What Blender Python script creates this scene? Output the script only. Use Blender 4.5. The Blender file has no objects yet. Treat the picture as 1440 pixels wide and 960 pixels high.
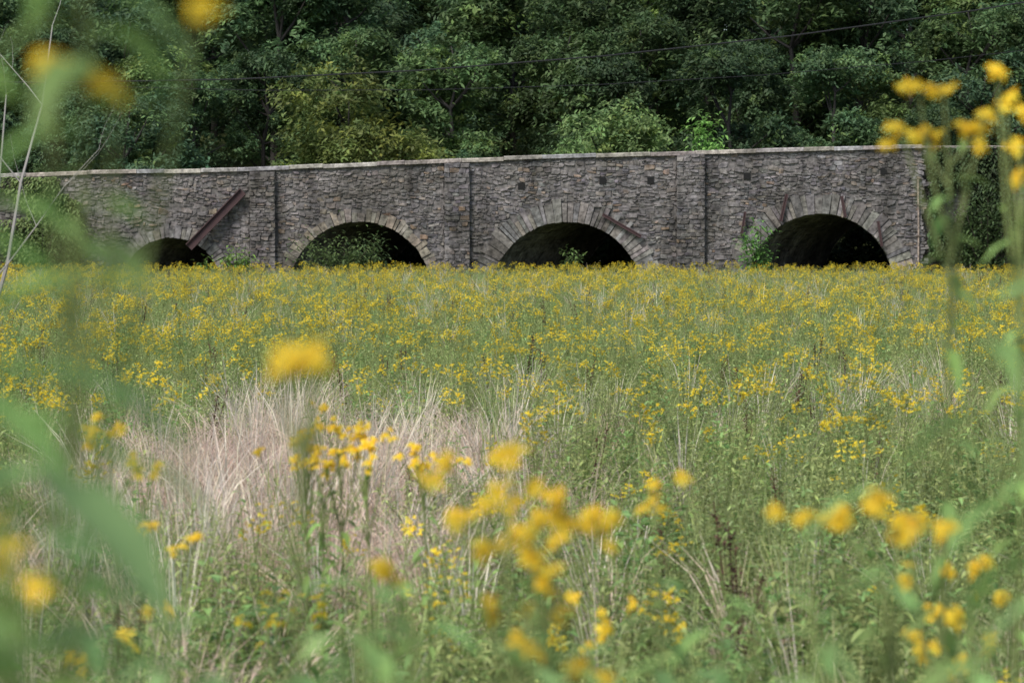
import bpy, math, random
import numpy as np
from mathutils import Vector, noise
from math import sin, cos, pi, radians

SC = bpy.context.scene
COLL = SC.collection
rnd = random.Random(7)

# ---------------------------------------------------------------- helpers
class MB:
    def __init__(s): s.v=[]; s.f=[]; s.c=[]
    def face(s, pts, col):
        n=len(s.v); s.v.extend([tuple(p) for p in pts]); s.f.append(tuple(range(n,n+len(pts)))); s.c.append(col)
    def tube(s, pts, rad, col, n=5):
        b=len(s.v)
        pts=[Vector(p) for p in pts]
        for i,p in enumerate(pts):
            d=(pts[min(i+1,len(pts)-1)]-pts[max(i-1,0)])
            d=d.normalized() if d.length>1e-9 else Vector((0,0,1))
            a=d.cross(Vector((0.31,0.95,0.02))); a.normalize(); c=d.cross(a)
            for k in range(n):
                t=2*pi*k/n
                s.v.append(tuple(p+(a*cos(t)+c*sin(t))*rad[i]))
        for i in range(len(pts)-1):
            for k in range(n):
                k2=(k+1)%n
                s.f.append((b+i*n+k,b+i*n+k2,b+(i+1)*n+k2,b+(i+1)*n+k)); s.c.append(col)
    def leaf(s, p, d, L, w, col, droop=0.3, fold=0.25):
        p=Vector(p); d=Vector(d).normalized()
        side=d.cross(Vector((0,0,1)))
        if side.length<1e-3: side=Vector((1,0,0))
        side.normalize(); up=side.cross(d)
        def pt(t,sw):
            q=p+d*(L*t)-Vector((0,0,1))*(droop*L*t*t)
            return q+side*(w*sw)+up*(abs(sw)*w*fold)
        n=len(s.v)
        for t,sw in ((0,0),(.3,.42),(.3,0),(.3,-.42),(.62,.40),(.62,0),(.62,-.40),(1,0)):
            s.v.append(tuple(pt(t,sw)))
        for f in ((0,1,2),(0,2,3),(1,4,5,2),(2,5,6,3),(4,7,5),(5,7,6)):
            s.f.append(tuple(n+i for i in f)); s.c.append(col)
    def box(s, lo, hi, col):
        x0,y0,z0=lo; x1,y1,z1=hi; n=len(s.v)
        s.v.extend([(x0,y0,z0),(x1,y0,z0),(x1,y1,z0),(x0,y1,z0),(x0,y0,z1),(x1,y0,z1),(x1,y1,z1),(x0,y1,z1)])
        for f in ((0,3,2,1),(4,5,6,7),(0,1,5,4),(1,2,6,5),(2,3,7,6),(3,0,4,7)):
            s.f.append(tuple(n+i for i in f)); s.c.append(col)
    def mesh(s, name, mat, smooth=False):
        me=bpy.data.meshes.new(name); me.from_pydata(s.v,[],s.f)
        a=me.color_attributes.new('Col','FLOAT_COLOR','CORNER')
        cnt=np.array([len(f) for f in s.f]); c=np.ones((len(s.f),4),np.float32)
        c[:,:3]=np.array(s.c,np.float32)[:,:3]
        a.data.foreach_set('color', np.repeat(c,cnt,axis=0).ravel())
        me.materials.append(mat)
        if smooth: me.polygons.foreach_set('use_smooth',[True]*len(s.f))
        me.update(); return me
    def obj(s, name, mat, parent=None, smooth=False, link=True):
        o=bpy.data.objects.new(name, s.mesh(name,mat,smooth))
        if link: COLL.objects.link(o)
        if parent: o.parent=parent
        return o

def empty(name):
    o=bpy.data.objects.new(name,None); COLL.objects.link(o); return o
def vary(c,r,a=0.2):
    k=1+r.uniform(-a,a); return (c[0]*k*(1+r.uniform(-.08,.08)),c[1]*k,c[2]*k*(1+r.uniform(-.1,.1)))
def ss(a,b,x):
    t=max(0,min(1,(x-a)/(b-a))); return t*t*(3-2*t)

# ---------------------------------------------------------------- materials
def newmat(name):
    m=bpy.data.materials.new(name); m.use_nodes=True
    nt=m.node_tree; b=nt.nodes['Principled BSDF']; return m,nt,b
def N(nt,t,**k):
    n=nt.nodes.new(t)
    for a,v in k.items(): setattr(n,a,v)
    return n

def foliage_mat(name, transl=0.35, rough=0.55, objvar=0.25, nscale=3.0):
    m,nt,b=newmat(name); L=nt.links.new
    at=N(nt,'ShaderNodeAttribute',attribute_name='Col')
    oi=N(nt,'ShaderNodeObjectInfo')
    mr=N(nt,'ShaderNodeMapRange'); mr.inputs[3].default_value=1-objvar; mr.inputs[4].default_value=1+objvar
    L(oi.outputs['Random'],mr.inputs[0])
    geo=N(nt,'ShaderNodeNewGeometry')
    no=N(nt,'ShaderNodeTexNoise'); no.inputs['Scale'].default_value=nscale; L(geo.outputs['Position'],no.inputs['Vector'])
    mr2=N(nt,'ShaderNodeMapRange'); mr2.inputs[1].default_value=.3; mr2.inputs[2].default_value=.7; mr2.inputs[3].default_value=.78; mr2.inputs[4].default_value=1.22
    L(no.outputs['Fac'],mr2.inputs[0])
    mu=N(nt,'ShaderNodeMath',operation='MULTIPLY'); L(mr.outputs[0],mu.inputs[0]); L(mr2.outputs[0],mu.inputs[1])
    vm=N(nt,'ShaderNodeVectorMath',operation='SCALE'); L(at.outputs['Color'],vm.inputs[0]); L(mu.outputs[0],vm.inputs['Scale'])
    L(vm.outputs[0],b.inputs['Base Color']); b.inputs['Roughness'].default_value=rough
    b.inputs['Specular IOR Level'].default_value=.25
    tr=N(nt,'ShaderNodeBsdfTranslucent'); L(vm.outputs[0],tr.inputs['Color'])
    mx=N(nt,'ShaderNodeMixShader'); mx.inputs[0].default_value=transl
    L(b.outputs[0],mx.inputs[1]); L(tr.outputs[0],mx.inputs[2])
    L(mx.outputs[0],nt.nodes['Material Output'].inputs['Surface'])
    return m
M_PLANT=foliage_mat('meadow_foliage',.42,.6,.2,1.2)
M_TREE=foliage_mat('tree_leaves',.35,.6,.35,.22)

def stone_mat(name, fac=0.35, dark=1.0):
    m,nt,b=newmat(name); L=nt.links.new
    at=N(nt,'ShaderNodeAttribute',attribute_name='Col'); geo=N(nt,'ShaderNodeNewGeometry')
    n1=N(nt,'ShaderNodeTexNoise'); n1.inputs['Scale'].default_value=.5; n1.inputs['Detail'].default_value=10; n1.inputs['Roughness'].default_value=.72; L(geo.outputs['Position'],n1.inputs['Vector'])
    r1=N(nt,'ShaderNodeMapRange'); r1.inputs[1].default_value=.42; r1.inputs[2].default_value=.58; r1.inputs[3].default_value=.1*fac; r1.inputs[4].default_value=fac; L(n1.outputs['Fac'],r1.inputs[0])
    mx=N(nt,'ShaderNodeMix',data_type='RGBA'); L(r1.outputs[0],mx.inputs['Factor']); L(at.outputs['Color'],mx.inputs['A']); mx.inputs['B'].default_value=(.2,.185,.18,1)
    n4=N(nt,'ShaderNodeTexNoise'); n4.inputs['Scale'].default_value=.33; n4.inputs['Detail'].default_value=8; n4.inputs['Roughness'].default_value=.7
    mp4=N(nt,'ShaderNodeMapping'); mp4.inputs['Location'].default_value=(31,7,12); L(geo.outputs['Position'],mp4.inputs['Vector']); L(mp4.outputs[0],n4.inputs['Vector'])
    r4=N(nt,'ShaderNodeMapRange'); r4.inputs[1].default_value=.48; r4.inputs[2].default_value=.62; r4.inputs[3].default_value=0; r4.inputs[4].default_value=.6; L(n4.outputs['Fac'],r4.inputs[0])
    mx4=N(nt,'ShaderNodeMix',data_type='RGBA'); L(r4.outputs[0],mx4.inputs['Factor']); L(mx.outputs['Result'],mx4.inputs['A']); mx4.inputs['B'].default_value=(.085,.08,.066,1)
    # pale lime runs
    n5=N(nt,'ShaderNodeTexNoise'); n5.inputs['Scale'].default_value=.8; n5.inputs['Detail'].default_value=10; n5.inputs['Roughness'].default_value=.75
    mp5=N(nt,'ShaderNodeMapping'); mp5.inputs['Location'].default_value=(3,17,52); L(geo.outputs['Position'],mp5.inputs['Vector']); L(mp5.outputs[0],n5.inputs['Vector'])
    r5=N(nt,'ShaderNodeMapRange'); r5.inputs[1].default_value=.58; r5.inputs[2].default_value=.68; r5.inputs[3].default_value=0; r5.inputs[4].default_value=.7; L(n5.outputs['Fac'],r5.inputs[0])
    mx5=N(nt,'ShaderNodeMix',data_type='RGBA'); L(r5.outputs[0],mx5.inputs['Factor']); L(mx4.outputs['Result'],mx5.inputs['A']); mx5.inputs['B'].default_value=(.33,.31,.3,1)
    mp=N(nt,'ShaderNodeMapping'); mp.inputs['Scale'].default_value=(1.1,1,.22); L(geo.outputs['Position'],mp.inputs['Vector'])
    n2=N(nt,'ShaderNodeTexNoise'); n2.inputs['Scale'].default_value=1.0; n2.inputs['Detail'].default_value=6; L(mp.outputs[0],n2.inputs['Vector'])
    r2=N(nt,'ShaderNodeMapRange'); r2.inputs[1].default_value=.35; r2.inputs[2].default_value=.65; r2.inputs[3].default_value=.6*dark; r2.inputs[4].default_value=1.2*dark; L(n2.outputs['Fac'],r2.inputs[0])
    n3=N(nt,'ShaderNodeTexNoise'); n3.inputs['Scale'].default_value=5; n3.inputs['Detail'].default_value=6; L(geo.outputs['Position'],n3.inputs['Vector'])
    r3=N(nt,'ShaderNodeMapRange'); r3.inputs[1].default_value=.3; r3.inputs[2].default_value=.7; r3.inputs[3].default_value=.5; r3.inputs[4].default_value=1.5; L(n3.outputs['Fac'],r3.inputs[0])
    mu=N(nt,'ShaderNodeMath',operation='MULTIPLY'); L(r2.outputs[0],mu.inputs[0]); L(r3.outputs[0],mu.inputs[1])
    vm=N(nt,'ShaderNodeVectorMath',operation='SCALE'); L(mx5.outputs['Result'],vm.inputs[0]); L(mu.outputs[0],vm.inputs['Scale'])
    L(vm.outputs[0],b.inputs['Base Color']); b.inputs['Roughness'].default_value=.95; b.inputs['Specular IOR Level'].default_value=.2
    bp=N(nt,'ShaderNodeBump'); bp.inputs['Strength'].default_value=.8; bp.inputs['Distance'].default_value=.06; L(n3.outputs['Fac'],bp.inputs['Height']); L(bp.outputs[0],b.inputs['Normal'])
    return m
M_STONE=stone_mat('rubble_stone',.8)
M_VOUS=stone_mat('arch_ring_stone',.3)
M_COPE=stone_mat('coping_concrete',.1,1.05)

m,nt,b=newmat('rusty_steel'); M_RUST=m
n=N(nt,'ShaderNodeTexNoise'); n.inputs['Scale'].default_value=6; cr=N(nt,'ShaderNodeValToRGB'); cr.color_ramp.elements[0].color=(.035,.02,.022,1); cr.color_ramp.elements[1].color=(.08,.04,.04,1)
nt.links.new(n.outputs['Fac'],cr.inputs[0]); nt.links.new(cr.outputs[0],b.inputs['Base Color']); b.inputs['Roughness'].default_value=.8
m,nt,b=newmat('cable_black'); M_CABLE=m; b.inputs['Base Color'].default_value=(.012,.012,.014,1); b.inputs['Roughness'].default_value=.6
m,nt,b=newmat('hole_shade'); M_HOLE_SHADE=m; b.inputs['Base Color'].default_value=(.01,.01,.01,1); b.inputs['Roughness'].default_value=1  # near-black colour standing for shade inside the scupper openings
def bark(name,c0,c1):
    m,nt,b=newmat(name); n=N(nt,'ShaderNodeTexNoise'); n.inputs['Scale'].default_value=5; n.inputs['Detail'].default_value=6
    cr=N(nt,'ShaderNodeValToRGB'); cr.color_ramp.elements[0].color=c0; cr.color_ramp.elements[1].color=c1
    nt.links.new(n.outputs['Fac'],cr.inputs[0]); nt.links.new(cr.outputs[0],b.inputs['Base Color']); b.inputs['Roughness'].default_value=.9; return m
M_DEAD=bark('dead_wood',(.25,.23,.22,1),(.42,.4,.38,1))
m,nt,b=newmat('meadow_soil'); M_GROUND=m
geo=N(nt,'ShaderNodeNewGeometry'); n=N(nt,'ShaderNodeTexNoise'); n.inputs['Scale'].default_value=1.5; n.inputs['Detail'].default_value=8; nt.links.new(geo.outputs['Position'],n.inputs['Vector'])
cr=N(nt,'ShaderNodeValToRGB'); cr.color_ramp.elements[0].color=(.06,.08,.025,1); cr.color_ramp.elements[1].color=(.14,.17,.05,1); cr.color_ramp.elements[0].position=.35; cr.color_ramp.elements[1].position=.7
nt.links.new(n.outputs['Fac'],cr.inputs[0]); nt.links.new(cr.outputs[0],b.inputs['Base Color']); b.inputs['Roughness'].default_value=1

# ---------------------------------------------------------------- terrain
def gh(x,y):
    z=1.0*(1-ss(3,11,y))
    if y>158: z+=min(y-158,110)*.2
    return z+.06*noise.noise(Vector((x*.2,y*.2,0)))
xs=[-400,-250,-150,-100,-70]+list(range(-50,51,4))+[70,100,150,250,400]
ys=[-60,-30,-10]+list(range(0,14))+list(range(14,150,6))+list(range(150,280,8))+[330,450,700]
mb=MB(); W=len(xs)
for y in ys:
    for x in xs: mb.v.append((x,y,gh(x,y)))
for j in range(len(ys)-1):
    for i in range(W-1):
        mb.f.append((j*W+i,j*W+i+1,(j+1)*W+i+1,(j+1)*W+i)); mb.c.append((.05,.06,.02))
mb.obj('ground',M_GROUND,smooth=True)

# ---------------------------------------------------------------- bridge
BY=148.0; BD=9.0; SK=.55; XE=21.3
TOP=[(-36,5.65),(-26.7,5.8),(-22.9,5.98),(-13.7,6.16),(-3,6.64),(8.5,7.02),(20.4,7.34),(36,7.36)]
def ztop(x):
    for (a,za),(b_,zb) in zip(TOP[:-1],TOP[1:]):
        if x<=b_: return za+(zb-za)*(x-a)/(b_-a)
    return TOP[-1][1]
ARCH=[(-17.7,-.05,2.62,.68),(-7.9,-.35,3.75,.66),(2.85,-.63,4.02,1.1),(16.05,-.05,3.85,1.1)]
bridge=empty('stone_arch_bridge')
mortar=(.14,.13,.125)
core=MB()
X=set(np.round(np.arange(-36,36.01,.5),3).tolist())|{XE}
for cx,cz,R,t in ARCH:
    for k in range(0,41): X.add(round(cx+R*cos(pi*k/40),4))
X=sorted(X)
def zlow(x,xm,off=0):
    for cx,cz,R,t in ARCH:
        cx+=off
        if abs(xm-cx)<R: return cz+math.sqrt(max(0,R*R-(x-cx)**2))
    return -1.0
for x0,x1 in zip(X[:-1],X[1:]):
    xm=(x0+x1)/2; fy=BY if xm<XE else BY+.61
    core.face([(x0,fy,zlow(x0,xm)),(x1,fy,zlow(x1,xm)),(x1,fy,ztop(x1)-.05),(x0,fy,ztop(x0)-.05)],mortar if xm<XE else (.06,.056,.05))  # right wing core coloured darker, its shadow put into the colour
core.face([(XE,BY,-1),(XE,BY+.61,-1),(XE,BY+.61,ztop(XE)-.1),(XE,BY,ztop(XE)-.1)],mortar)
sh=BD*SK
for x0,x1 in zip(X[:-1],X[1:]):
    xm=(x0+x1)/2
    a,b2=x0+sh,x1+sh
    core.face([(a,BY+BD,ztop(a)),(b2,BY+BD,ztop(b2)),(b2,BY+BD,zlow(b2,xm+sh,sh)),(a,BY+BD,zlow(a,xm+sh,sh))],mortar)
core.obj('wall_core',M_STONE,bridge)
bar=MB()
for cx,cz,R,t in ARCH:
    NT=44; ND=12
    for k in range(NT):
        for j in range(ND):
            a0,a1=pi*k/NT,pi*(k+1)/NT; y0,y1=BD*j/ND,BD*(j+1)/ND
            c=vary((.055,.05,.052),rnd,.5)  # dark barrel colour paints in the shade inside the arches
            rr=R+rnd.uniform(0,.05) if j>0 else R
            P=lambda a,y:(cx+rr*cos(a)+SK*y,BY+y,cz+rr*sin(a))
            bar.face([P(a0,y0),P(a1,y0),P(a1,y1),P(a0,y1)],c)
    for s_ in (-1,1):
        xx=cx+s_*R
        bar.face([(xx,BY,cz),(xx+sh,BY+BD,cz),(xx+sh,BY+BD,-1.2),(xx,BY,-1.2)],(.04,.036,.034))  # lower barrel walls painted dark as shade too
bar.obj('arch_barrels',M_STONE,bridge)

def stone(mb,x0,x1,z0,z1,y,proj,col,r,j=.035,tilt=0):
    g=.004
    q=[]
    for (x,z) in ((x0+g,z0+g),(x1-g,z0+g),(x1-g,z1-g),(x0+g,z1-g)):
        q.append((x+r.uniform(-j,j),z+r.uniform(-j,j)+tilt*(x-(x0+x1)/2)))
    for _ in range(2):
        if r.random()<.6:
            k=r.randrange(len(q)); a=q[k]; b_=q[(k+1)%len(q)]; c_=q[k-1]
            f=r.uniform(.2,.45)
            q[k:k+1]=[(a[0]+(c_[0]-a[0])*f,a[1]+(c_[1]-a[1])*f),(a[0]+(b_[0]-a[0])*f,a[1]+(b_[1]-a[1])*f)]
    m_=len(q); n=len(mb.v); cx=(x0+x1)/2; cz=(z0+z1)/2
    for x,z in q: mb.v.append((x,y,z))
    tx,tz=r.uniform(-.04,.04),r.uniform(-.04,.04)
    for x,z in q:
        mb.v.append((cx+(x-cx)*.86,y-proj*r.uniform(.7,1.1)+tx*(x-cx)*3+tz*(z-cz)*4,cz+(z-cz)*.78))
    mb.f.append(tuple(n+m_+i for i in range(m_))); mb.c.append(col)
    for k in range(m_):
        k2=(k+1)%m_
        mb.f.append((n+k,n+k2,n+m_+k2,n+m_+k)); mb.c.append(tuple(c*.95 for c in col))
PAL=[(.168,.16,.158),(.138,.132,.135),(.195,.182,.176),(.105,.1,.105),(.215,.185,.155),(.25,.175,.12),(.152,.142,.156),(.28,.262,.25)]
PW=[6,6,4,4,2,1.2,4,1.2]
HOLES=[(.48,5.22),(4.7,5.5),(7.2,5.5),(12.2,5.75),(19.3,6.0),(-3.4,5.3)]
PIL=[(-13.6,-12.3),(-3.5,-2.2),(8.55,10.0)]
def inring(x,z,m=0):
    for cx,cz,R,t in ARCH:
        if (x-cx)**2+(z-cz)**2<(R+t-m)**2 : return True
    return False
st=MB()
def layrubble(xa,xb,za,y,pj,hm=(.1,.3),pil=False):
    z=za
    while z<7.8:
        h=rnd.uniform(*hm) if rnd.random()<.8 else hm[0]; x=xa+(0 if pil else rnd.uniform(-.3,0))
        while x<xb:
            w=min(rnd.uniform(.14,.5)*(1.25 if h>.2 else 1),xb-x if pil else 9)
            if w<.08: break
            xm=x+w/2; zm=z+h/2; tl=0
            if not pil:
                zm+=.45*noise.noise(Vector((xm*.6,z*.5,1)))+.2*noise.noise(Vector((xm*1.9,z*1.5,5)))+rnd.uniform(-.04,.04); tl=rnd.uniform(-.2,.2)
            x+=w
            if zm+h/2>ztop(xm)-.15: continue
            if inring(xm,zm,.08): continue
            if not pil and any(a-.05<xm<b_+.05 for a,b_ in PIL): continue
            if any(abs(xm-hx)<.25 and abs(zm-hz)<.17 for hx,hz in HOLES): continue
            if rnd.random()<.07: continue
            c=rnd.choices(PAL,PW)[0]
            k=.92 if pil else 1.0
            if xm<-6: c=(c[0]*1.1,c[1]*1.03,c[2]*.95)
            if xm>XE: k=.5  # shadow on the right wing wall painted in by darkening its stones
            c=vary(tuple(v*k for v in c),rnd,.16)
            p=pj*rnd.uniform(.4,1.5)
            if h>.18 and rnd.random()<.4 and not pil:
                f=rnd.uniform(-.04,.04)
                stone(st,xm-w/2,xm+w/2,zm-h/2,zm+f,y,p,c,rnd,.02,tl); stone(st,xm-w/2,xm+w*rnd.uniform(-.1,.1),zm+f,zm+h/2,y,pj,vary(rnd.choices(PAL,PW)[0],rnd,.2),rnd,.02,tl)
                stone(st,xm+w*.08,xm+w/2,zm+f,zm+h/2,y,pj*.8,vary(rnd.choices(PAL,PW)[0],rnd,.2),rnd,.02,tl)
            else: stone(st,xm-w/2,xm+w/2,zm-h/2,zm+h/2,y,p,c,rnd,.04,tl)
        z+=h
layrubble(-35,XE,-.8,BY-.005,.055)
layrubble(XE,35.5,-.8,BY+.6,.055)
PJ=.32
for a,b_ in PIL:
    layrubble(a,b_,-.5,BY-PJ,.06,(.1,.26),True)
st.obj('rubble_facing',M_STONE,bridge)
pl=MB()
for a,b_ in PIL:
    za=ztop((a+b_)/2)-.24
    pl.face([(a,BY-PJ+.003,-.8),(b_,BY-PJ+.003,-.8),(b_,BY-PJ+.003,za),(a,BY-PJ+.003,za)],mortar)
    for xx in (a,b_):
        z=-.5
        while z<za:
            h=min(rnd.uniform(.1,.25),za-z); c=vary((.2,.185,.175),rnd,.3); o=rnd.uniform(-.07,.03)
            pl.face([(xx+o,BY-PJ,z),(xx+o,BY,z),(xx+o,BY,z+h),(xx+o,BY-PJ,z+h)],c); z+=h+.001
pl.obj('pilasters',M_STONE,bridge)
vo=MB()
for cx,cz,R,t in ARCH:
    a=0.0
    while a<pi:
        da=rnd.uniform(.16,.42)/R
        a1=min(a+da,pi); g=.004/R
        ro=R+t*rnd.uniform(.62,1.1); pr=rnd.uniform(.06,.12)
        c=vary(rnd.choice([(.235,.217,.2),(.2,.186,.177),(.29,.268,.245),(.165,.156,.15),(.215,.2,.195)]),rnd,.15)
        inn=c
        if abs(cx+7.9)<.1: inn=(.42,.36,.22); c=(c[0]*1.25,c[1]*1.18,c[2]*1.02)
        n=len(vo.v)
        for yy,s_ in ((BY+.35,0),(BY-pr,.012)):
            for rr,aa in ((R-.02,a+g+s_/R),(ro,a+g+s_/R),(ro,a1-g-s_/R),(R-.02,a1-g-s_/R)):
                vo.v.append((cx+rr*cos(aa)+rnd.uniform(-.03,.03),yy,cz+rr*sin(aa)+rnd.uniform(-.03,.03)))
        for f,cc in (((4,5,6,7),c),((0,4,7,3),inn),((0,1,5,4),c),((1,2,6,5),c),((2,3,7,6),c)):
            vo.f.append(tuple(n+i for i in f)); vo.c.append(cc)
        a=a1
vo.obj('arch_rings',M_VOUS,bridge)
co=MB()
def coping(x0,x1,y0,y1,dz,th,cc=(.34,.315,.3)):
    x=x0
    while x<x1:
        w=min(rnd.uniform(1.2,3.2),x1-x); c=vary(cc,rnd,.18); o=rnd.uniform(-.03,.03); n=len(co.v)
        for zz,e in ((-th,0),(-.04,0),(0,.04)):
            for xx in (x+.01,x+w-.01):
                for yy in (y0+e,y1-e): co.v.append((xx,yy,ztop(xx)+dz+zz+o))
        for lo in (0,4):
            for f in ((0,2,6,4),(1,5,7,3),(0,4,5,1),(2,3,7,6)): co.f.append(tuple(n+lo+i for i in f)); co.c.append(c)
        co.f.append((n+8,n+10,n+11,n+9)); co.c.append(c); co.f.append((n,n+1,n+3,n+2)); co.c.append(c)
        x+=w
coping(-36,XE,BY-.18,BY+.45,.02,.2)
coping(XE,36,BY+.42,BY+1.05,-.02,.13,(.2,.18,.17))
coping(-36,36,BY+BD-.45,BY+BD+.15,.12,.2)
co.obj('coping',M_COPE,bridge)
dk=MB()
for x0,x1 in zip(range(-36,36,3),range(-33,39,3)):
    dk.face([(x0,BY+.3,ztop(x0)-.9),(x1,BY+.3,ztop(x1)-.9),(x1,BY+BD-.2,ztop(x1)-.9),(x0,BY+BD-.2,ztop(x0)-.9)],(.06,.06,.06))
dk.obj('road_deck',M_COPE,bridge)
sc=MB()
for hx,hz in HOLES:
    sc.box((hx-.17,BY-.08,hz-.17),(hx+.17,BY+.2,hz+.17),(.01,.01,.01))  # solid black box painted as the shade of an open scupper
sc.obj('scupper_shade_boxes',M_HOLE_SHADE,bridge)
dp=MB(); dp.tube([(21.12,BY-.15,-.2),(21.12,BY-.15,3),(21.08,BY-.15,5.7)],[.05,.05,.05],(.3,.24,.2),8)
for z in (1.0,2.6,4.2,5.6): dp.box((21.02,BY-.22,z),(21.22,BY-.0,z+.08),(.15,.12,.1))
dp.obj('downpipe',M_COPE,bridge)
def ibeam(name,p0,p1,h,w,t=.05):
    p0=Vector(p0);p1=Vector(p1); d=(p1-p0).normalized(); yv=Vector((0,1,0)); u=d.cross(yv).normalized(); v=u.cross(d).normalized()
    mb=MB()
    def bar_(u0,u1,v0,v1):
        n=len(mb.v)
        for p in (p0,p1):
            for a,b_ in ((u0,v0),(u1,v0),(u1,v1),(u0,v1)): mb.v.append(tuple(p+u*a+v*b_))
        for f in ((0,1,2,3),(7,6,5,4),(0,4,5,1),(1,5,6,2),(2,6,7,3),(3,7,4,0)): mb.f.append(tuple(n+i for i in f)); mb.c.append((.1,.05,.04))
    bar_(-h/2,-h/2+t,-w/2,w/2); bar_(h/2-t,h/2,-w/2,w/2); bar_(-h/2+t,h/2-t,-t/2,t/2)
    return mb.obj(name,M_RUST,bridge)
ibeam('steel_beam',(-16.75,BY-.55,2.05),(-13.95,BY-.35,4.95),.44,.3)
ibeam('tie_bar_1',(4.7,BY-.28,3.75),(6.7,BY-.24,2.6),.17,.12,.05)
ibeam('tie_bar_2',(13.95,BY-.26,3.4),(14.25,BY-.26,4.8),.16,.12,.05)
ibeam('tie_bar_3',(11.9,BY-.26,2.6),(12.1,BY-.26,3.9),.13,.12,.04)
ibeam('tie_bar_4',(17.3,BY-.26,3.6),(17.1,BY-.26,4.7),.15,.12,.05)
ibeam('tie_bar_5',(19.2,BY-.26,2.1),(19.0,BY-.26,3.4),.13,.12,.04)

# ---------------------------------------------------------------- trees
def branch(mb,p,d,L,r,depth,tips,col,rr):
    pts=[p]; rad=[r]; q=Vector(p); d=Vector(d).normalized()
    for i in range(4):
        d=(d+Vector((rr.uniform(-.2,.2),rr.uniform(-.2,.2),rr.uniform(-.05,.15)))).normalized()
        q=q+d*(L/4); pts.append(q.copy()); rad.append(r*(1-.18*(i+1)))
        if depth>0 and i>=1:
            a=rr.uniform(0,2*pi); nd=(d*.7+Vector((cos(a),sin(a),rr.uniform(-.1,.5)))*.8).normalized()
            branch(mb,q,nd,L*rr.uniform(.3,.5),rad[-1]*.55,depth-1,tips,col,rr)
    tips.append(q.copy()); mb.tube(pts,rad,col,5)
def tree_mesh(name,seed,H,CR,base,leafcol,nclump,nleaf,ls,bare=.15):
    rr=random.Random(seed); mb=MB(); bc=(.06,.055,.05)
    pts=[Vector((0,0,-.5))]; 
    for i in range(1,7): pts.append(Vector((rr.uniform(-.02,.02)*H,rr.uniform(-.02,.02)*H,H*.9*i/6)))
    mb.tube(pts,[H*.018*(1-.14*i) for i in range(7)],bc,7)
    lobes=[]
    for i in range(14):
        t=rr.uniform(bare,1); a=rr.uniform(0,2*pi); env=CR*(math.sin(pi*min(1,.15+t*.82))**.6)
        c=Vector((cos(a)*env*.68,sin(a)*env*.68,H*(bare+(1-bare)*t*.88)))
        lobes.append((c,CR*rr.uniform(.25,.5)))
        p0=pts[min(6,max(1,int(c.z/H*6)))]
        mb.tube([p0,(p0+c)/2+Vector((0,0,-.2)),c],[H*.006,H*.005,H*.003],bc,5)
    for k in range(nclump):
        c,R=rr.choice(lobes)
        d=Vector((rr.gauss(0,1),rr.gauss(0,1),rr.gauss(.35,.9))).normalized()
        q=c+Vector((d.x,d.y,d.z*.8))*R*rr.uniform(.75,1.2)
        cc=vary(leafcol,rr,.35)
        if rr.random()<.13: cc=(cc[0]*1.45,cc[1]*1.3,cc[2])
        cr=rr.uniform(.35,.85)*CR/4.5
        out=Vector((d.x,d.y,0))
        for j in range(nleaf):
            o=Vector((rr.gauss(0,.55),rr.gauss(0,.55),rr.gauss(0,.3)))*cr
            p=q+o-Vector((0,0,1))*(.35*(o.x*o.x+o.y*o.y)/cr)
            nrm=Vector((rr.gauss(0,.6),rr.gauss(0,.6),1)).normalized()+out*.4
            nrm.normalize()
            a=Vector((rr.uniform(-1,1),rr.uniform(-1,1),0)); u=nrm.cross(a)
            if u.length<1e-3: continue
            u.normalize(); v=nrm.cross(u)
            s_=ls*rr.uniform(.6,1.3)
            mb.face([p-u*s_,p-v*s_*.42+u*s_*.1,p+u*s_-Vector((0,0,.25*s_)),p+v*s_*.42+u*s_*.1],vary(cc,rr,.15))
    return mb.mesh(name,M_TREE)
G1=(.092,.152,.056); G2=(.072,.127,.055); G3=(.13,.2,.06); G4=(.06,.107,.053)
T=[tree_mesh('crown_a',1,14,4.6,.1,G1,330,40,.2),
   tree_mesh('crown_b',2,16,5.2,.1,G2,380,40,.21,.1),
   tree_mesh('crown_c',3,12,4.6,.1,G4,300,40,.2,.05),
   tree_mesh('crown_d',4,15,4.2,.1,G2,330,40,.19,.12),
   tree_mesh('crown_e',5,13,5.0,.1,G3,300,40,.19,.08)]
forest=empty('distant_forest_trees')
def put(me,name,x,y,s,parent=None,rot=None,z=None,sz=None):
    o=bpy.data.objects.new(name,me); COLL.objects.link(o); o.location=(x,y,gh(x,y)-.2 if z is None else z)
    o.rotation_euler=(0,0,rnd.uniform(0,6.28) if rot is None else rot); o.scale=(s,s,sz or s)
    if parent: o.parent=parent
    return o
for y,stp,s0,s1 in ((168,6.5,.5,.85),(175,6,.75,1.05),(184,6,.9,1.2),(194,6.5,1,1.3),(206,7,1.1,1.4),(218,6,1.35,1.6),(232,6,1.6,1.9)):
    hw=.24*y+4; x=-hw
    while x<hw:
        put(rnd.choice(T[:4]) if rnd.random()<.86 else T[4],'tree',x+rnd.uniform(-2,2),y+rnd.uniform(-3,3),rnd.uniform(s0,s1),forest)
        x+=stp*rnd.uniform(.75,1.25)
und=tree_mesh('shade_scrub',11,4.5,3.0,.1,(.03,.05,.024),160,40,.15,.02)  # bush row added behind the arches, leaves darkened to keep openings black
x=-42
while x<46:
    put(und,'shade_scrub',x,160.5+rnd.uniform(-.8,.8),rnd.uniform(.9,1.2),forest); x+=2.2
ty=tree_mesh('broadleaf_tree',21,9.5,5.2,.1,(.165,.215,.06),420,44,.17,.05)
put(ty,'broadleaf_tree',-9.3,164,1.12)
tz=tree_mesh('young_tree',22,8.5,4.4,.1,(.18,.275,.1),360,42,.16,.05)
put(tz,'broadleaf_tree',5.6,163,1.08)
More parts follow.
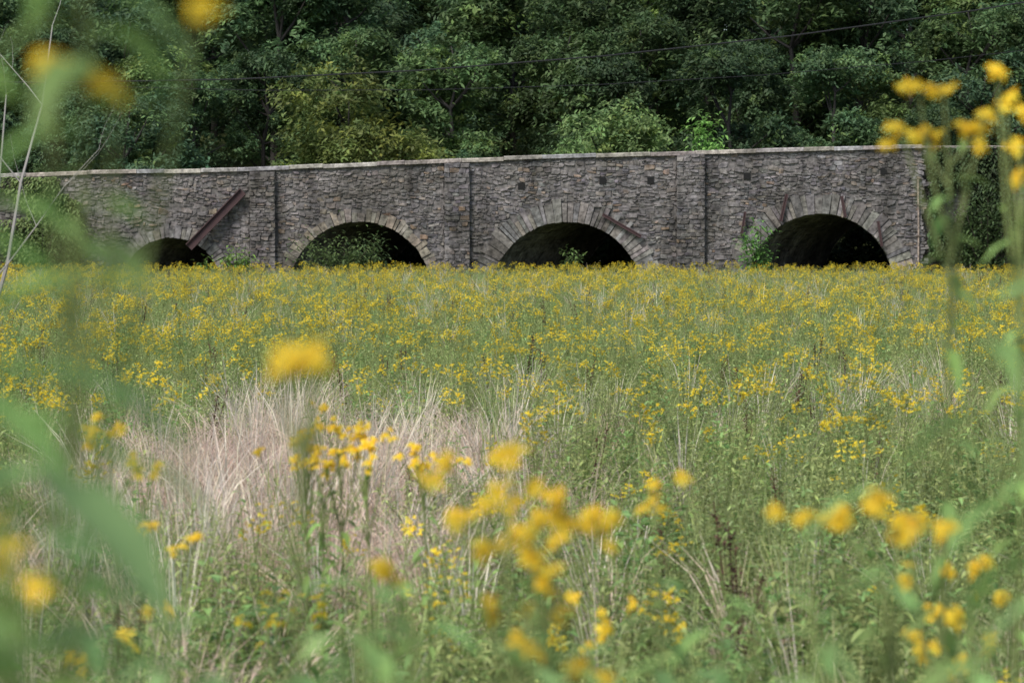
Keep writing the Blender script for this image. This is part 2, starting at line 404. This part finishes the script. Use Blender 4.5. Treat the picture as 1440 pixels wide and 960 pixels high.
put(T[2],'broadleaf_tree',-22,163,.85)
def sapling(name,x,y,z,H,R,col,n,ls,seed):
    rr=random.Random(seed); mb=MB()
    for k in range(5):
        a=rr.uniform(0,6.28); e=Vector((cos(a)*R*.7,sin(a)*R*.7,H*rr.uniform(.6,1)))
        if k==0: e=Vector((0,0,H))
        mb.tube([(0,0,-.3),tuple(e*.5+Vector((0,0,.1*H))),tuple(e)],[.05,.035,.01],(.08,.07,.05),5)
        for j in range(n//5):
            t=rr.uniform(.25,1.02); p=e*t+Vector((rr.gauss(0,.25),rr.gauss(0,.25),rr.gauss(0,.2)))*R
            a=rr.uniform(0,6.28)
            mb.leaf(p,(cos(a),sin(a),rr.uniform(-.4,.5)),ls*rr.uniform(.7,1.3),ls*.45,vary(col,rr,.3),.4)
    o=mb.obj(name,M_TREE); o.location=(x,y,z); return o
sapling('sapling',10.4,158.6,1.0,8.1,1.5,(.25,.46,.12),1500,.4,31)
sapling('sapling',12.5,143,0,3.1,1.3,(.19,.38,.1),650,.3,32)
sapling('shrub',-8.6,145.8,0,2.2,2.6,(.13,.19,.07),1500,.26,33)
sapling('shrub',-7.1,146.6,0,2.4,1.6,(.09,.15,.06),900,.26,36)
sapling('shrub',-13.9,143.5,0,2.0,1.0,(.2,.33,.08),500,.28,34)
sapling('shrub',2.8,144.5,0,1.9,.9,(.14,.22,.07),350,.25,35)
sapling('shrub',-15.4,144.0,0,1.6,.8,(.2,.33,.08),300,.25,39)
sapling('shrub',24.4,146.0,0,4.6,2.2,(.1,.16,.06),1500,.28,41)
sapling('shrub',28.0,146.0,0,3.8,2.4,(.1,.16,.06),1300,.28,42)
sapling('shrub',-24.0,145.5,0,3.6,2.4,(.14,.2,.07),1500,.28,43)
vn=MB(); rr=random.Random(40)
for i in range(5200):
    x=-22.4-abs(rr.gauss(0,2.6)); 
    z=rr.uniform(0,5.7)*(1 if x<-23.5 else .85)
    if noise.noise(Vector((x*.55,z*.6,3)))<-.2: continue
    vn.leaf((x,BY-.1-rr.uniform(0,1.1)*(1-z/7),z),(rr.uniform(-1,1),-1,rr.uniform(-.6,.5)),rr.uniform(.15,.36),.16,vary((.14,.19,.07),rr,.45),.5)
vn.obj('wall_creeper',M_TREE)
vn=MB()
for i in range(9000):
    x=21.7+abs(rr.gauss(0,4.5)); z=rr.uniform(0,7.3)
    if noise.noise(Vector((x*.5,z*.45,8)))<-.2: continue
    vn.leaf((x,BY+.4-rr.uniform(0,.9)*(1-z/9),z),(rr.uniform(-1,1),-1,rr.uniform(-.6,.5)),rr.uniform(.15,.36),.16,vary((.075,.115,.05),rr,.45),.5)
vn.obj('wall_creeper',M_TREE)
mb=MB(); rr=random.Random(51); tips=[]
branch(mb,Vector((0,0,-.1)),(.05,0,1.4),4.3,.03,2,tips,(.3,.3,.3),rr)
branch(mb,Vector((0.05,0,1.6)),(.22,0,1.2),3.4,.024,2,tips,(.3,.3,.3),rr)
o=mb.obj('dead_sapling',M_DEAD); o.location=(-5.6,30,0)

def cable(name,pts,r):
    mb=MB(); P=[Vector(p) for p in pts]; out=[]
    for (a,b_) in zip(P[:-1],P[1:]):
        for i in range(12):
            out.append(a.lerp(b_,i/12))
    out.append(P[-1]); mb.tube(out,[r]*len(out),(.01,.01,.01),5); return mb.obj(name,M_CABLE)
def para(xa,za,xm,zm,xb,zb,y):
    A=np.polyfit([xa,xm,xb],[za,zm,zb],2); return [(x,y,float(np.polyval(A,x))) for x in np.linspace(-60,60,14)]
cable('overhead_cable',para(-23,10.25,-2.5,11.0,26,14.3,142),.036)
cable('overhead_cable',para(-23,10.9,-2.5,10.75,26,12.6,158),.018)

# ---------------------------------------------------------------- meadow plants
YEL=(.84,.62,.03); YEL2=(.86,.74,.07)
def flower(mb,p,nrm,s,rr,np_=7,hi=False):
    nrm=Vector(nrm).normalized(); u=nrm.cross(Vector((.2,.9,.1))); u.normalize(); v=nrm.cross(u); p=Vector(p)
    a0=rr.uniform(0,6)
    for k in range(np_):
        a=a0+2*pi*k/np_+rr.uniform(-.2,.2); d=u*cos(a)+v*sin(a); t=u*-sin(a)+v*cos(a); l=s*rr.uniform(.6,1.2); dr=rr.uniform(.1,1.3)
        c=vary(YEL if rr.random()<.6 else YEL2,rr,.14)
        if hi:
            c=(c[0]*1.02,c[1]*.92,c[2]*.9)
            mb.face([p+d*.15*s-t*.08*s,p+d*.6*l-t*.2*s-nrm*.1*l*dr,p+d*l-t*.08*s-nrm*dr*.55*l,p+d*l+t*.08*s-nrm*dr*.55*l,p+d*.6*l+t*.2*s-nrm*.1*l*dr,p+d*.15*s+t*.08*s],c)
        else:
            mb.face([p+d*.1*s,p+d*.65*l-t*.28*s-nrm*.1*l*dr,p+d*l-nrm*dr*.5*l,p+d*.65*l+t*.28*s-nrm*.1*l*dr],c)
    cc=(.56,.4,.04)
    top=p+nrm*.28*s; ring=[p+(u*cos(q*pi/3)+v*sin(q*pi/3))*.26*s for q in range(6)]
    for q in range(6): mb.face([ring[q],ring[(q+1)%6],top],cc)
LG=[(.28,.39,.11),(.34,.42,.14),(.24,.35,.11),(.37,.43,.16)]
STC=(.27,.32,.12)
def wingstem(rr,H=1.2,nf=18,spread=.16,nl=16,LL=.13,fs=.0215):
    mb=MB(); lean=Vector((rr.uniform(-.1,.1),rr.uniform(-.1,.1),0))
    S=lambda t: Vector((0,0,H*t))+lean*H*t*t
    g=rr.choice(LG)
    mb.tube([S(i/5) for i in range(6)],[.005,.005,.004,.004,.003,.003],STC,4)
    a=rr.uniform(0,6)
    for i in range(nl):
        t=.15+.75*i/nl; a+=2.4+rr.uniform(-.3,.3); l=LL*(1-.4*t)*rr.uniform(.8,1.3)
        mb.leaf(S(t),(cos(a),sin(a),rr.uniform(.1,.7)),l,l*.3,vary(g,rr,.25),rr.uniform(.2,.7))
    nb=max(3,nf//5)
    for k in range(nb):
        t0=rr.uniform(.72,.95); a=rr.uniform(0,6.28); r=spread*rr.uniform(.2,1)
        e=S(1)+Vector((cos(a)*r,sin(a)*r,-.3*r+rr.uniform(-.09,.03)))
        mb.tube([S(t0),(S(t0)+e)/2+Vector((cos(a)*r*.2,sin(a)*r*.2,-.01)),e],[.003,.0025,.002],STC,3)
        mb.leaf((S(t0)+e)/2,(cos(a),sin(a),.4),LL*.5,LL*.12,vary(g,rr,.2),.3)
        for j in range(max(1,nf//nb)):
            q=e+Vector((rr.gauss(0,.028),rr.gauss(0,.028),rr.gauss(0,.02)))
            flower(mb,q,(rr.gauss(0,.5),rr.gauss(0,.5),1),fs*rr.uniform(.65,1.2),rr,6)
    return mb
def weed(rr,H=.85,ns=6,nl=16,LL=.09,wr=.2,col=None):
    mb=MB(); g=col or rr.choice(LG)
    for s_ in range(ns):
        a=rr.uniform(0,6.28); r=rr.uniform(.05,.45); h=H*rr.uniform(.6,1.1)
        S=lambda t: Vector((cos(a)*r*t*(.5+.5*t),sin(a)*r*t*(.5+.5*t),h*t))
        mb.tube([S(i/3) for i in range(4)],[.004,.003,.003,.002],STC,3)
        b_=rr.uniform(0,6)
        for i in range(nl):
            t=.2+.8*i/nl; b_+=2.4
            l=LL*rr.uniform(.6,1.3)*(1.15-.5*t)
            mb.leaf(S(t),(cos(b_),sin(b_),rr.uniform(.0,.9)),l,l*wr*1.3,vary(g,rr,.3),rr.uniform(.1,.7))
    return mb
def grass(rr,H=.9,n=45,col=(.12,.18,.05),w=.006,sp=.25,heads=0):
    mb=MB(); wd=rr.uniform(0,6.28)
    for i in range(n):
        a=rr.uniform(0,6.28); r0=rr.uniform(0,.12); h=H*rr.uniform(.45,1.15); b_=sp*rr.uniform(.1,1.8)
        c=vary(col,rr,.3); d=Vector((cos(a)+.5*cos(wd),sin(a)+.5*sin(wd),0)); t=Vector((-sin(a),cos(a),0)); p0=d*r0
        P=[p0+d*b_*k*k*h+Vector((0,0,h*(k-.18*k*k*k*(b_*2)))) for k in (0,.35,.7,1)]
        W_=[w,w*.9,w*.6,w*.15]
        for k in range(3):
            mb.face([P[k]-t*W_[k],P[k]+t*W_[k],P[k+1]+t*W_[k+1],P[k+1]-t*W_[k+1]],c)
        if heads and rr.random()<heads:
            for j in range(4):
                q=P[3]-(P[3]-P[2])*(j*.16); mb.leaf(q,(rr.uniform(-1,1),rr.uniform(-1,1),1.2),.03,.009,vary(col,rr,.2),.2)
    return mb
def dock(rr,H=1.1):
    mb=MB(); c=(.14,.075,.055)
    for s_ in range(3):
        a=rr.uniform(0,6.28); r=rr.uniform(0,.1); h=H*rr.uniform(.75,1)
        S=lambda t: Vector((cos(a)*r*t,sin(a)*r*t,h*t))
        mb.tube([S(0),S(.5),S(1)],[.006,.005,.003],c,4)
        for i in range(70):
            t=rr.uniform(.5,1); q=S(t)+Vector((rr.gauss(0,.016),rr.gauss(0,.016),0))
            mb.leaf(q,(rr.uniform(-1,1),rr.uniform(-1,1),rr.uniform(-.3,1)),.03,.022,vary(c,rr,.4),.1)
    return mb
protos=bpy.data.collections.new('meadow_plant_kinds')
def addp(mb,name):
    o=bpy.data.objects.new(name,mb.mesh(name,M_PLANT)); protos.objects.link(o)
R_=random.Random
for i in range(5): addp(wingstem(R_(100+i),1.12+.05*i,24+3*i,.11+.02*i),'k%02d_wingstem'%i)           #0-4
for i in range(2): addp(wingstem(R_(120+i),1.05,9,.1),'k%02d_wingstem'%(5+i))               #5-6
for i in range(3): addp(weed(R_(130+i),.85+.08*i,6,18,.11,.24),'k%02d_leafy_weed'%(7+i))             #7-9
addp(weed(R_(140),.95,9,26,.07,.17,(.36,.43,.19)),'k10_fine_weed')
addp(weed(R_(141),.85,6,13,.16,.3,(.22,.36,.12)),'k11_broad_weed')
addp(grass(R_(150),.95,36,(.38,.43,.16)),'k12_grass'); addp(grass(R_(151),.85,40,(.46,.47,.23)),'k13_grass')
addp(grass(R_(152),1.0,60,(.72,.59,.46),.006,.6,.4),'k14_dry_grass'); addp(grass(R_(153),.9,65,(.62,.47,.38),.006,.8,.5),'k15_dry_grass')
addp(dock(R_(160)),'k16_dock'); addp(grass(R_(154),1.15,45,(.76,.68,.54),.006,.4,.4),'k17_dry_grass')

pts=[];idx=[];rot=[];scl=[]
q=random.Random(99)
def addpt(x,y,i,s):
    pts.append((x,y,gh(x,y)-.02)); idx.append(i); rot.append((q.gauss(0,.12),q.gauss(0,.12),q.uniform(0,6.28))); scl.append(s)
def dryw(x,y):
    e=math.sqrt(((x+1.95)/2.0)**2+((y-25)/8.5)**2)+.8*noise.noise(Vector((x*.9,y*.4,4)))
    return 1-ss(.55,1.3,e)
for yi in range(3,147):
    for kind in 'fgd':
        hw=.205*yi+1.5; A=2*hw
        if kind=='f': dn=.8 if yi<7 else .35 if yi<15 else .7 if yi<22 else 1.5 if yi<32 else 2.5 if yi<70 else 2.1
        elif kind=='g': dn=8 if yi<9 else 10 if yi<22 else 8 if yi<30 else 5.5 if yi<60 else 3.2
        else: dn=0 if yi<10 else 9 if yi<45 else .35
        nn=int(A*dn+q.random())
        for _ in range(nn):
            x=q.uniform(-hw,hw); y=yi+q.random(); pn=noise.noise(Vector((x*.25,y*.12,0)))+.6*noise.noise(Vector((x*.9,y*.5,7)))
            dw=dryw(x,y) if y<60 else 0
            if kind=='f':
                if yi>=7 and pn<-.15+q.uniform(-.2,.2): continue
                if q.random()<dw*.95: continue
                if y<8 and q.random()<.5: continue
                addpt(x,y,q.choice([0,1,2,3,4,0,1,2,3,4,5,6]),q.uniform(.74,1.12)*(.92 if y<8 else 1))
            elif kind=='g':
                if q.random()<dw*.85: continue
                gi=q.choices([7,8,9,10,11,12,13],[6,6,6,6,4,1.2,.8] if pn>-.15 else [3,3,3,7,2,2,3])[0]
                addpt(x,y,gi,q.uniform(.7,1.2) if y<60 else q.uniform(.8,1.22))
            else:
                r_=q.random()
                if r_<dw: addpt(x,y,q.choice([14,15,15,17]),q.uniform(.7,1.1))
                elif r_<.022+(.11 if pn<-.12 else 0) and 11<y<60: addpt(x,y,q.choice([14,15,17,13]),q.uniform(.7,1.0))
                elif q.random()<.011: addpt(x,y,16,q.uniform(.85,1.15))
                elif y>60 and q.random()<.5: addpt(x,y,q.choice([14,17,16]),q.uniform(.9,1.15))
me=bpy.data.meshes.new('meadow'); me.from_pydata(pts,[],[])
a=me.attributes.new('idx','INT','POINT'); a.data.foreach_set('value',idx)
a=me.attributes.new('scl','FLOAT','POINT'); a.data.foreach_set('value',scl)
a=me.attributes.new('rot','FLOAT_VECTOR','POINT'); a.data.foreach_set('vector',np.array(rot,np.float32).ravel())
mo=bpy.data.objects.new('wildflower_meadow',me); COLL.objects.link(mo)
ng=bpy.data.node_groups.new('scatter','GeometryNodeTree')
ng.interface.new_socket('Geometry',in_out='INPUT',socket_type='NodeSocketGeometry'); ng.interface.new_socket('Geometry',in_out='OUTPUT',socket_type='NodeSocketGeometry')
gi=ng.nodes.new('NodeGroupInput'); go=ng.nodes.new('NodeGroupOutput'); ip=ng.nodes.new('GeometryNodeInstanceOnPoints'); ci=ng.nodes.new('GeometryNodeCollectionInfo')
ci.inputs['Collection'].default_value=protos; ci.inputs['Separate Children'].default_value=True; ci.inputs['Reset Children'].default_value=True
def na(nm,ty):
    n=ng.nodes.new('GeometryNodeInputNamedAttribute'); n.data_type=ty; n.inputs['Name'].default_value=nm; return n.outputs['Attribute']
er=ng.nodes.new('FunctionNodeEulerToRotation')
l=ng.links.new
l(gi.outputs[0],ip.inputs['Points']); l(ci.outputs[0],ip.inputs['Instance']); ip.inputs['Pick Instance'].default_value=True
l(na('idx','INT'),ip.inputs['Instance Index']); l(na('rot','FLOAT_VECTOR'),er.inputs[0]); l(er.outputs[0],ip.inputs['Rotation']); l(na('scl','FLOAT'),ip.inputs['Scale']); l(ip.outputs[0],go.inputs[0])
mod=mo.modifiers.new('scatter','NODES'); mod.node_group=ng
print('meadow plants',len(pts))

# ---------------------------------------------------------------- tall plants near the viewer
def tall(name,base,heads,seed,fs=.021,LL=.16,nl=14,lt=(.35,.95),col=(.26,.4,.12),per=3,lw=.26,sd=.02):
    rr=random.Random(seed); mb=MB(); B=Vector(base); H=[Vector(h) for h in heads]
    C=sum(H,Vector())/len(H); top=Vector((C.x,C.y,min(h.z for h in H)-.06)); 
    S=lambda t: B.lerp(top,t)+Vector((sin(t*3)*.02,cos(t*4)*.02-.02,0))
    mb.tube([S(i/8) for i in range(9)],[.006-.0004*i for i in range(9)],STC,6)
    a=rr.uniform(0,6)
    for i in range(nl):
        t=lt[0]+(lt[1]-lt[0])*i/nl; a+=2.4+rr.uniform(-.3,.3); l_=LL*rr.uniform(.7,1.2)*(1.2-.5*t)
        mb.leaf(S(t),(cos(a),sin(a),rr.uniform(.0,.6)),l_,l_*lw,vary(col,rr,.2),rr.uniform(.3,.9))
    for h in H:
        t=rr.uniform(.8,1); s0=S(t); mid=(s0+h)/2+Vector((rr.uniform(-.01,.01),0,-.01))
        mb.tube([s0,mid,h],[.0035,.003,.002],STC,5)
        mb.leaf(mid,(h.x-s0.x,rr.uniform(-.4,.4),.3),LL*.4,LL*.1,vary(col,rr,.2),.4)
        for k in range(per):
            o=Vector((rr.gauss(0,sd),rr.gauss(0,.02),rr.gauss(0,sd*.8))) if k else Vector()
            flower(mb,h+o,(rr.gauss(0,.5),rr.uniform(-1.4,-.1),.9),fs*rr.uniform(.7,1.15),rr,8,True)
    return mb.obj(name,M_PLANT)
P='wingstem_plant'
tall(P,(-.48,2.2,.98),[(-.305,2.2,2.815),(-.363,2.25,2.84)],1,LL=.17,nl=24,lt=(.55,1.0),per=2,sd=.01,lw=.3)
tall(P,(-.54,2.35,.98),[(-.24,2.2,2.875),(-.47,2.3,2.46)],2,LL=.18,nl=24,lt=(.5,1),per=1,lw=.3)
tall(P,(-.30,2.9,.98),[(-.24,3.0,2.576),(-.206,3.0,2.561),(-.222,2.98,2.572)],3,nl=5,LL=.1,lt=(.4,.8),per=2,sd=.01,fs=.024)
tall(P,(.03,4.5,.9),[(-.107,4.5,2.34),(0,4.5,2.34),(-.022,4.55,2.284),(-.079,4.4,2.267),(.056,4.5,2.295),(.09,4.5,2.244)],4,nl=16,lt=(.3,.95),per=5)
tall(P,(.1,4.45,.9),[(.022,4.4,2.216),(-.022,4.5,2.205),(.146,4.5,2.233),(.056,4.4,2.171),(.04,4.45,2.25)],5,nl=18,lt=(.4,.98),per=5)
tall(P,(.0,4.3,.9),[(.079,4.5,2.092),(.022,4.4,2.06),(-.034,4.5,2.104),(.107,4.4,2.03)],6,nl=18,lt=(.4,.98),per=4)
tall(P,(-.25,4.5,.9),[(-.2,4.5,2.171),(-.18,4.5,2.15)],7,nl=22,lt=(.4,1.0),per=2,LL=.2)
tall(P,(.62,4.6,.9),[(.568,4.5,2.278),(.529,4.5,2.261),(.641,4.5,2.239),(.698,4.5,2.239),(.607,4.5,2.244),(.473,4.5,2.261)],8,nl=18,lt=(.4,.98),per=4)
tall(P,(.78,5.5,.75),[(.784,5.5,2.989),(.832,5.5,2.982),(.914,5.5,2.934),(.88,5.5,2.906),(.797,5.5,2.9),(.749,5.5,2.906),(.90,5.5,2.90)],9,nl=26,lt=(.55,1),LL=.14,per=4)
tall(P,(.93,5.5,.75),[(.976,5.5,2.879),(.976,5.5,2.817),(.935,5.5,3.016),(1.02,5.4,2.90),(.95,5.5,2.95)],10,nl=28,lt=(.5,1),LL=.15,per=3)
tall(P,(-.46,2.5,.98),[(-.445,2.5,2.43),(-.447,2.5,2.41)],12,nl=14,lt=(.6,1.0),LL=.2,per=2)
tall(P,(-1.2,8,.3),[(-1.18,8,2.16),(-1.13,8,2.14),(-1.0,8,2.06),(-1.05,8,2.04),(-1.2,8.1,2.12)],13,nl=16,per=5)
for k,(cx,cz) in enumerate(((-.84,1.74),(-.75,1.875),(-.6,1.815),(-.36,1.76),(-.9,1.8))):
    rr=random.Random(70+k); tall(P,(cx,12.2,-.02),[(cx+rr.gauss(0,.08),12+rr.gauss(0,.06),cz+rr.gauss(0,.03)) for _ in range(9)],14+k,nl=30,per=4,lt=(.2,.97))
tall(P,(-1.1,9,.15),[(-1.19,9,1.755),(-1.08,9,1.71),(-1.0,9,1.744),(-1.14,9,1.78)],20,nl=16,per=4)
tall(P,(.32,6,.65),[(.3,6,2.175),(.297,6,2.145)],21,nl=18,per=3)
tall(P,(1.06,7,.5),[(1.07,7,1.88),(1.1,7,1.65),(1.05,7,1.77),(1.2,7,1.8),(1.0,7,1.7)],22,nl=18,per=5)
tall(P,(.92,6.2,.6),[(.98,6.2,1.88),(.9,6.2,1.78),(1.05,6.2,1.82),(.86,6.2,1.95),(1.02,6.2,1.98)],23,nl=20,per=4)
tall(P,(.2,7.5,.4),[(.25,7.5,1.68),(.15,7.5,1.75),(.32,7.5,1.72),(.2,7.5,1.62)],24,nl=20,per=4)
tall(P,(-.9,7,.5),[(-.95,7,1.7),(-.85,7,1.78),(-1.05,7,1.66)],25,nl=20,per=4)
def leafy(base,top,seed,LL=.2,nl=20,lw=.34,lt=(.4,1.05),col=(.26,.41,.13)):
    rr=random.Random(seed); mb=MB(); B=Vector(base); Tt=Vector(top)
    S=lambda t: B.lerp(Tt,t)+Vector((sin(t*3)*.02,cos(t*4)*.02-.02,0))
    mb.tube([S(i/8) for i in range(9)],[.005-.0004*i for i in range(9)],STC,6)
    a=rr.uniform(0,6)
    for i in range(nl):
        t=lt[0]+(lt[1]-lt[0])*i/nl; a+=2.4+rr.uniform(-.4,.4); l_=LL*rr.uniform(.7,1.2)*(1.25-.5*t)
        mb.leaf(S(t),(cos(a),sin(a),rr.uniform(-.1,.6)),l_,l_*lw,vary(col,rr,.25),rr.uniform(.2,.9))
    return mb.obj('leafy_weed_plant',M_PLANT)
DK=(.2,.34,.13)
leafy((-.39,2.0,1),(-.36,2.0,2.56),1,.2,18,.36,(.6,1.05),DK)
leafy((-.46,2.1,1),(-.43,2.15,2.86),2,.16,24,.32,(.5,1.0))
leafy((-.38,2.1,1),(-.32,2.15,2.93),3,.14,12,.32,(.92,1.03))
leafy((-.36,1.9,1),(-.32,1.9,2.5),4,.19,12,.38,(.8,1.05),DK)
leafy((-.43,1.8,1),(-.365,1.8,2.62),8,.14,14,.32,(.8,1.03))
leafy((-.50,2.6,1),(-.49,2.6,2.75),9,.19,22,.3,(.6,1.03))
leafy((-.38,2.0,1),(-.30,2.1,2.36),12,.19,14,.32,(.7,1.05))
leafy((-.42,2.3,1),(-.40,2.3,2.50),13,.2,18,.32,(.6,1.05))
leafy((.60,3.2,1),(.545,3.3,2.60),5,.22,12,.16,(.6,1.05))
leafy((.55,3.6,.95),(.50,3.6,2.36),6,.2,12,.18,(.6,1.05))
leafy((.72,3.6,.95),(.68,3.6,2.5),7,.2,14,.18,(.6,1.05))
rr=random.Random(5)
for k in range(36):
    y=rr.uniform(2.7,4.8); x=rr.uniform(-.19,.19)*y
    z=2.7-rr.uniform(.112,.152)*y
    leafy((x+rr.uniform(-.05,.05),y+.05,1-.05*y/4),(x,y,z),100+k,rr.uniform(.1,.18),16,rr.uniform(.2,.34),(.45,1.02),rr.choice([(.24,.4,.13),(.2,.34,.12),(.3,.44,.16)]))

# ---------------------------------------------------------------- light, sky, camera
w=bpy.data.worlds.new('World'); SC.world=w; w.use_nodes=True
sky=w.node_tree.nodes.new('ShaderNodeTexSky'); sky.sky_type='NISHITA'; sky.sun_disc=False
el=radians(52); az=radians(215)
sky.sun_elevation=el; sky.sun_rotation=az; sky.dust_density=2.0
w.node_tree.links.new(sky.outputs[0],w.node_tree.nodes['Background'].inputs[0]); w.node_tree.nodes['Background'].inputs[1].default_value=.15
sd=Vector((sin(az)*cos(el),cos(az)*cos(el),sin(el)))
ld=bpy.data.lights.new('sun','SUN'); ld.energy=4.1; ld.angle=radians(24); ld.color=(1,.96,.9)
lo=bpy.data.objects.new('sun',ld); COLL.objects.link(lo); lo.rotation_euler=sd.to_track_quat('Z','Y').to_euler()
cd=bpy.data.cameras.new('camera'); cam=bpy.data.objects.new('camera',cd); COLL.objects.link(cam)
cam.location=(0,0,2.7); cam.rotation_euler=(radians(90)-math.atan(150/4000),0,0)
cd.lens=100; cd.sensor_width=36; cd.clip_end=2000; cd.clip_start=.1
cd.dof.use_dof=True; cd.dof.focus_distance=55; cd.dof.aperture_fstop=4.6
SC.camera=cam
SC.view_settings.view_transform='Standard'; SC.view_settings.look='None'; SC.view_settings.exposure=0
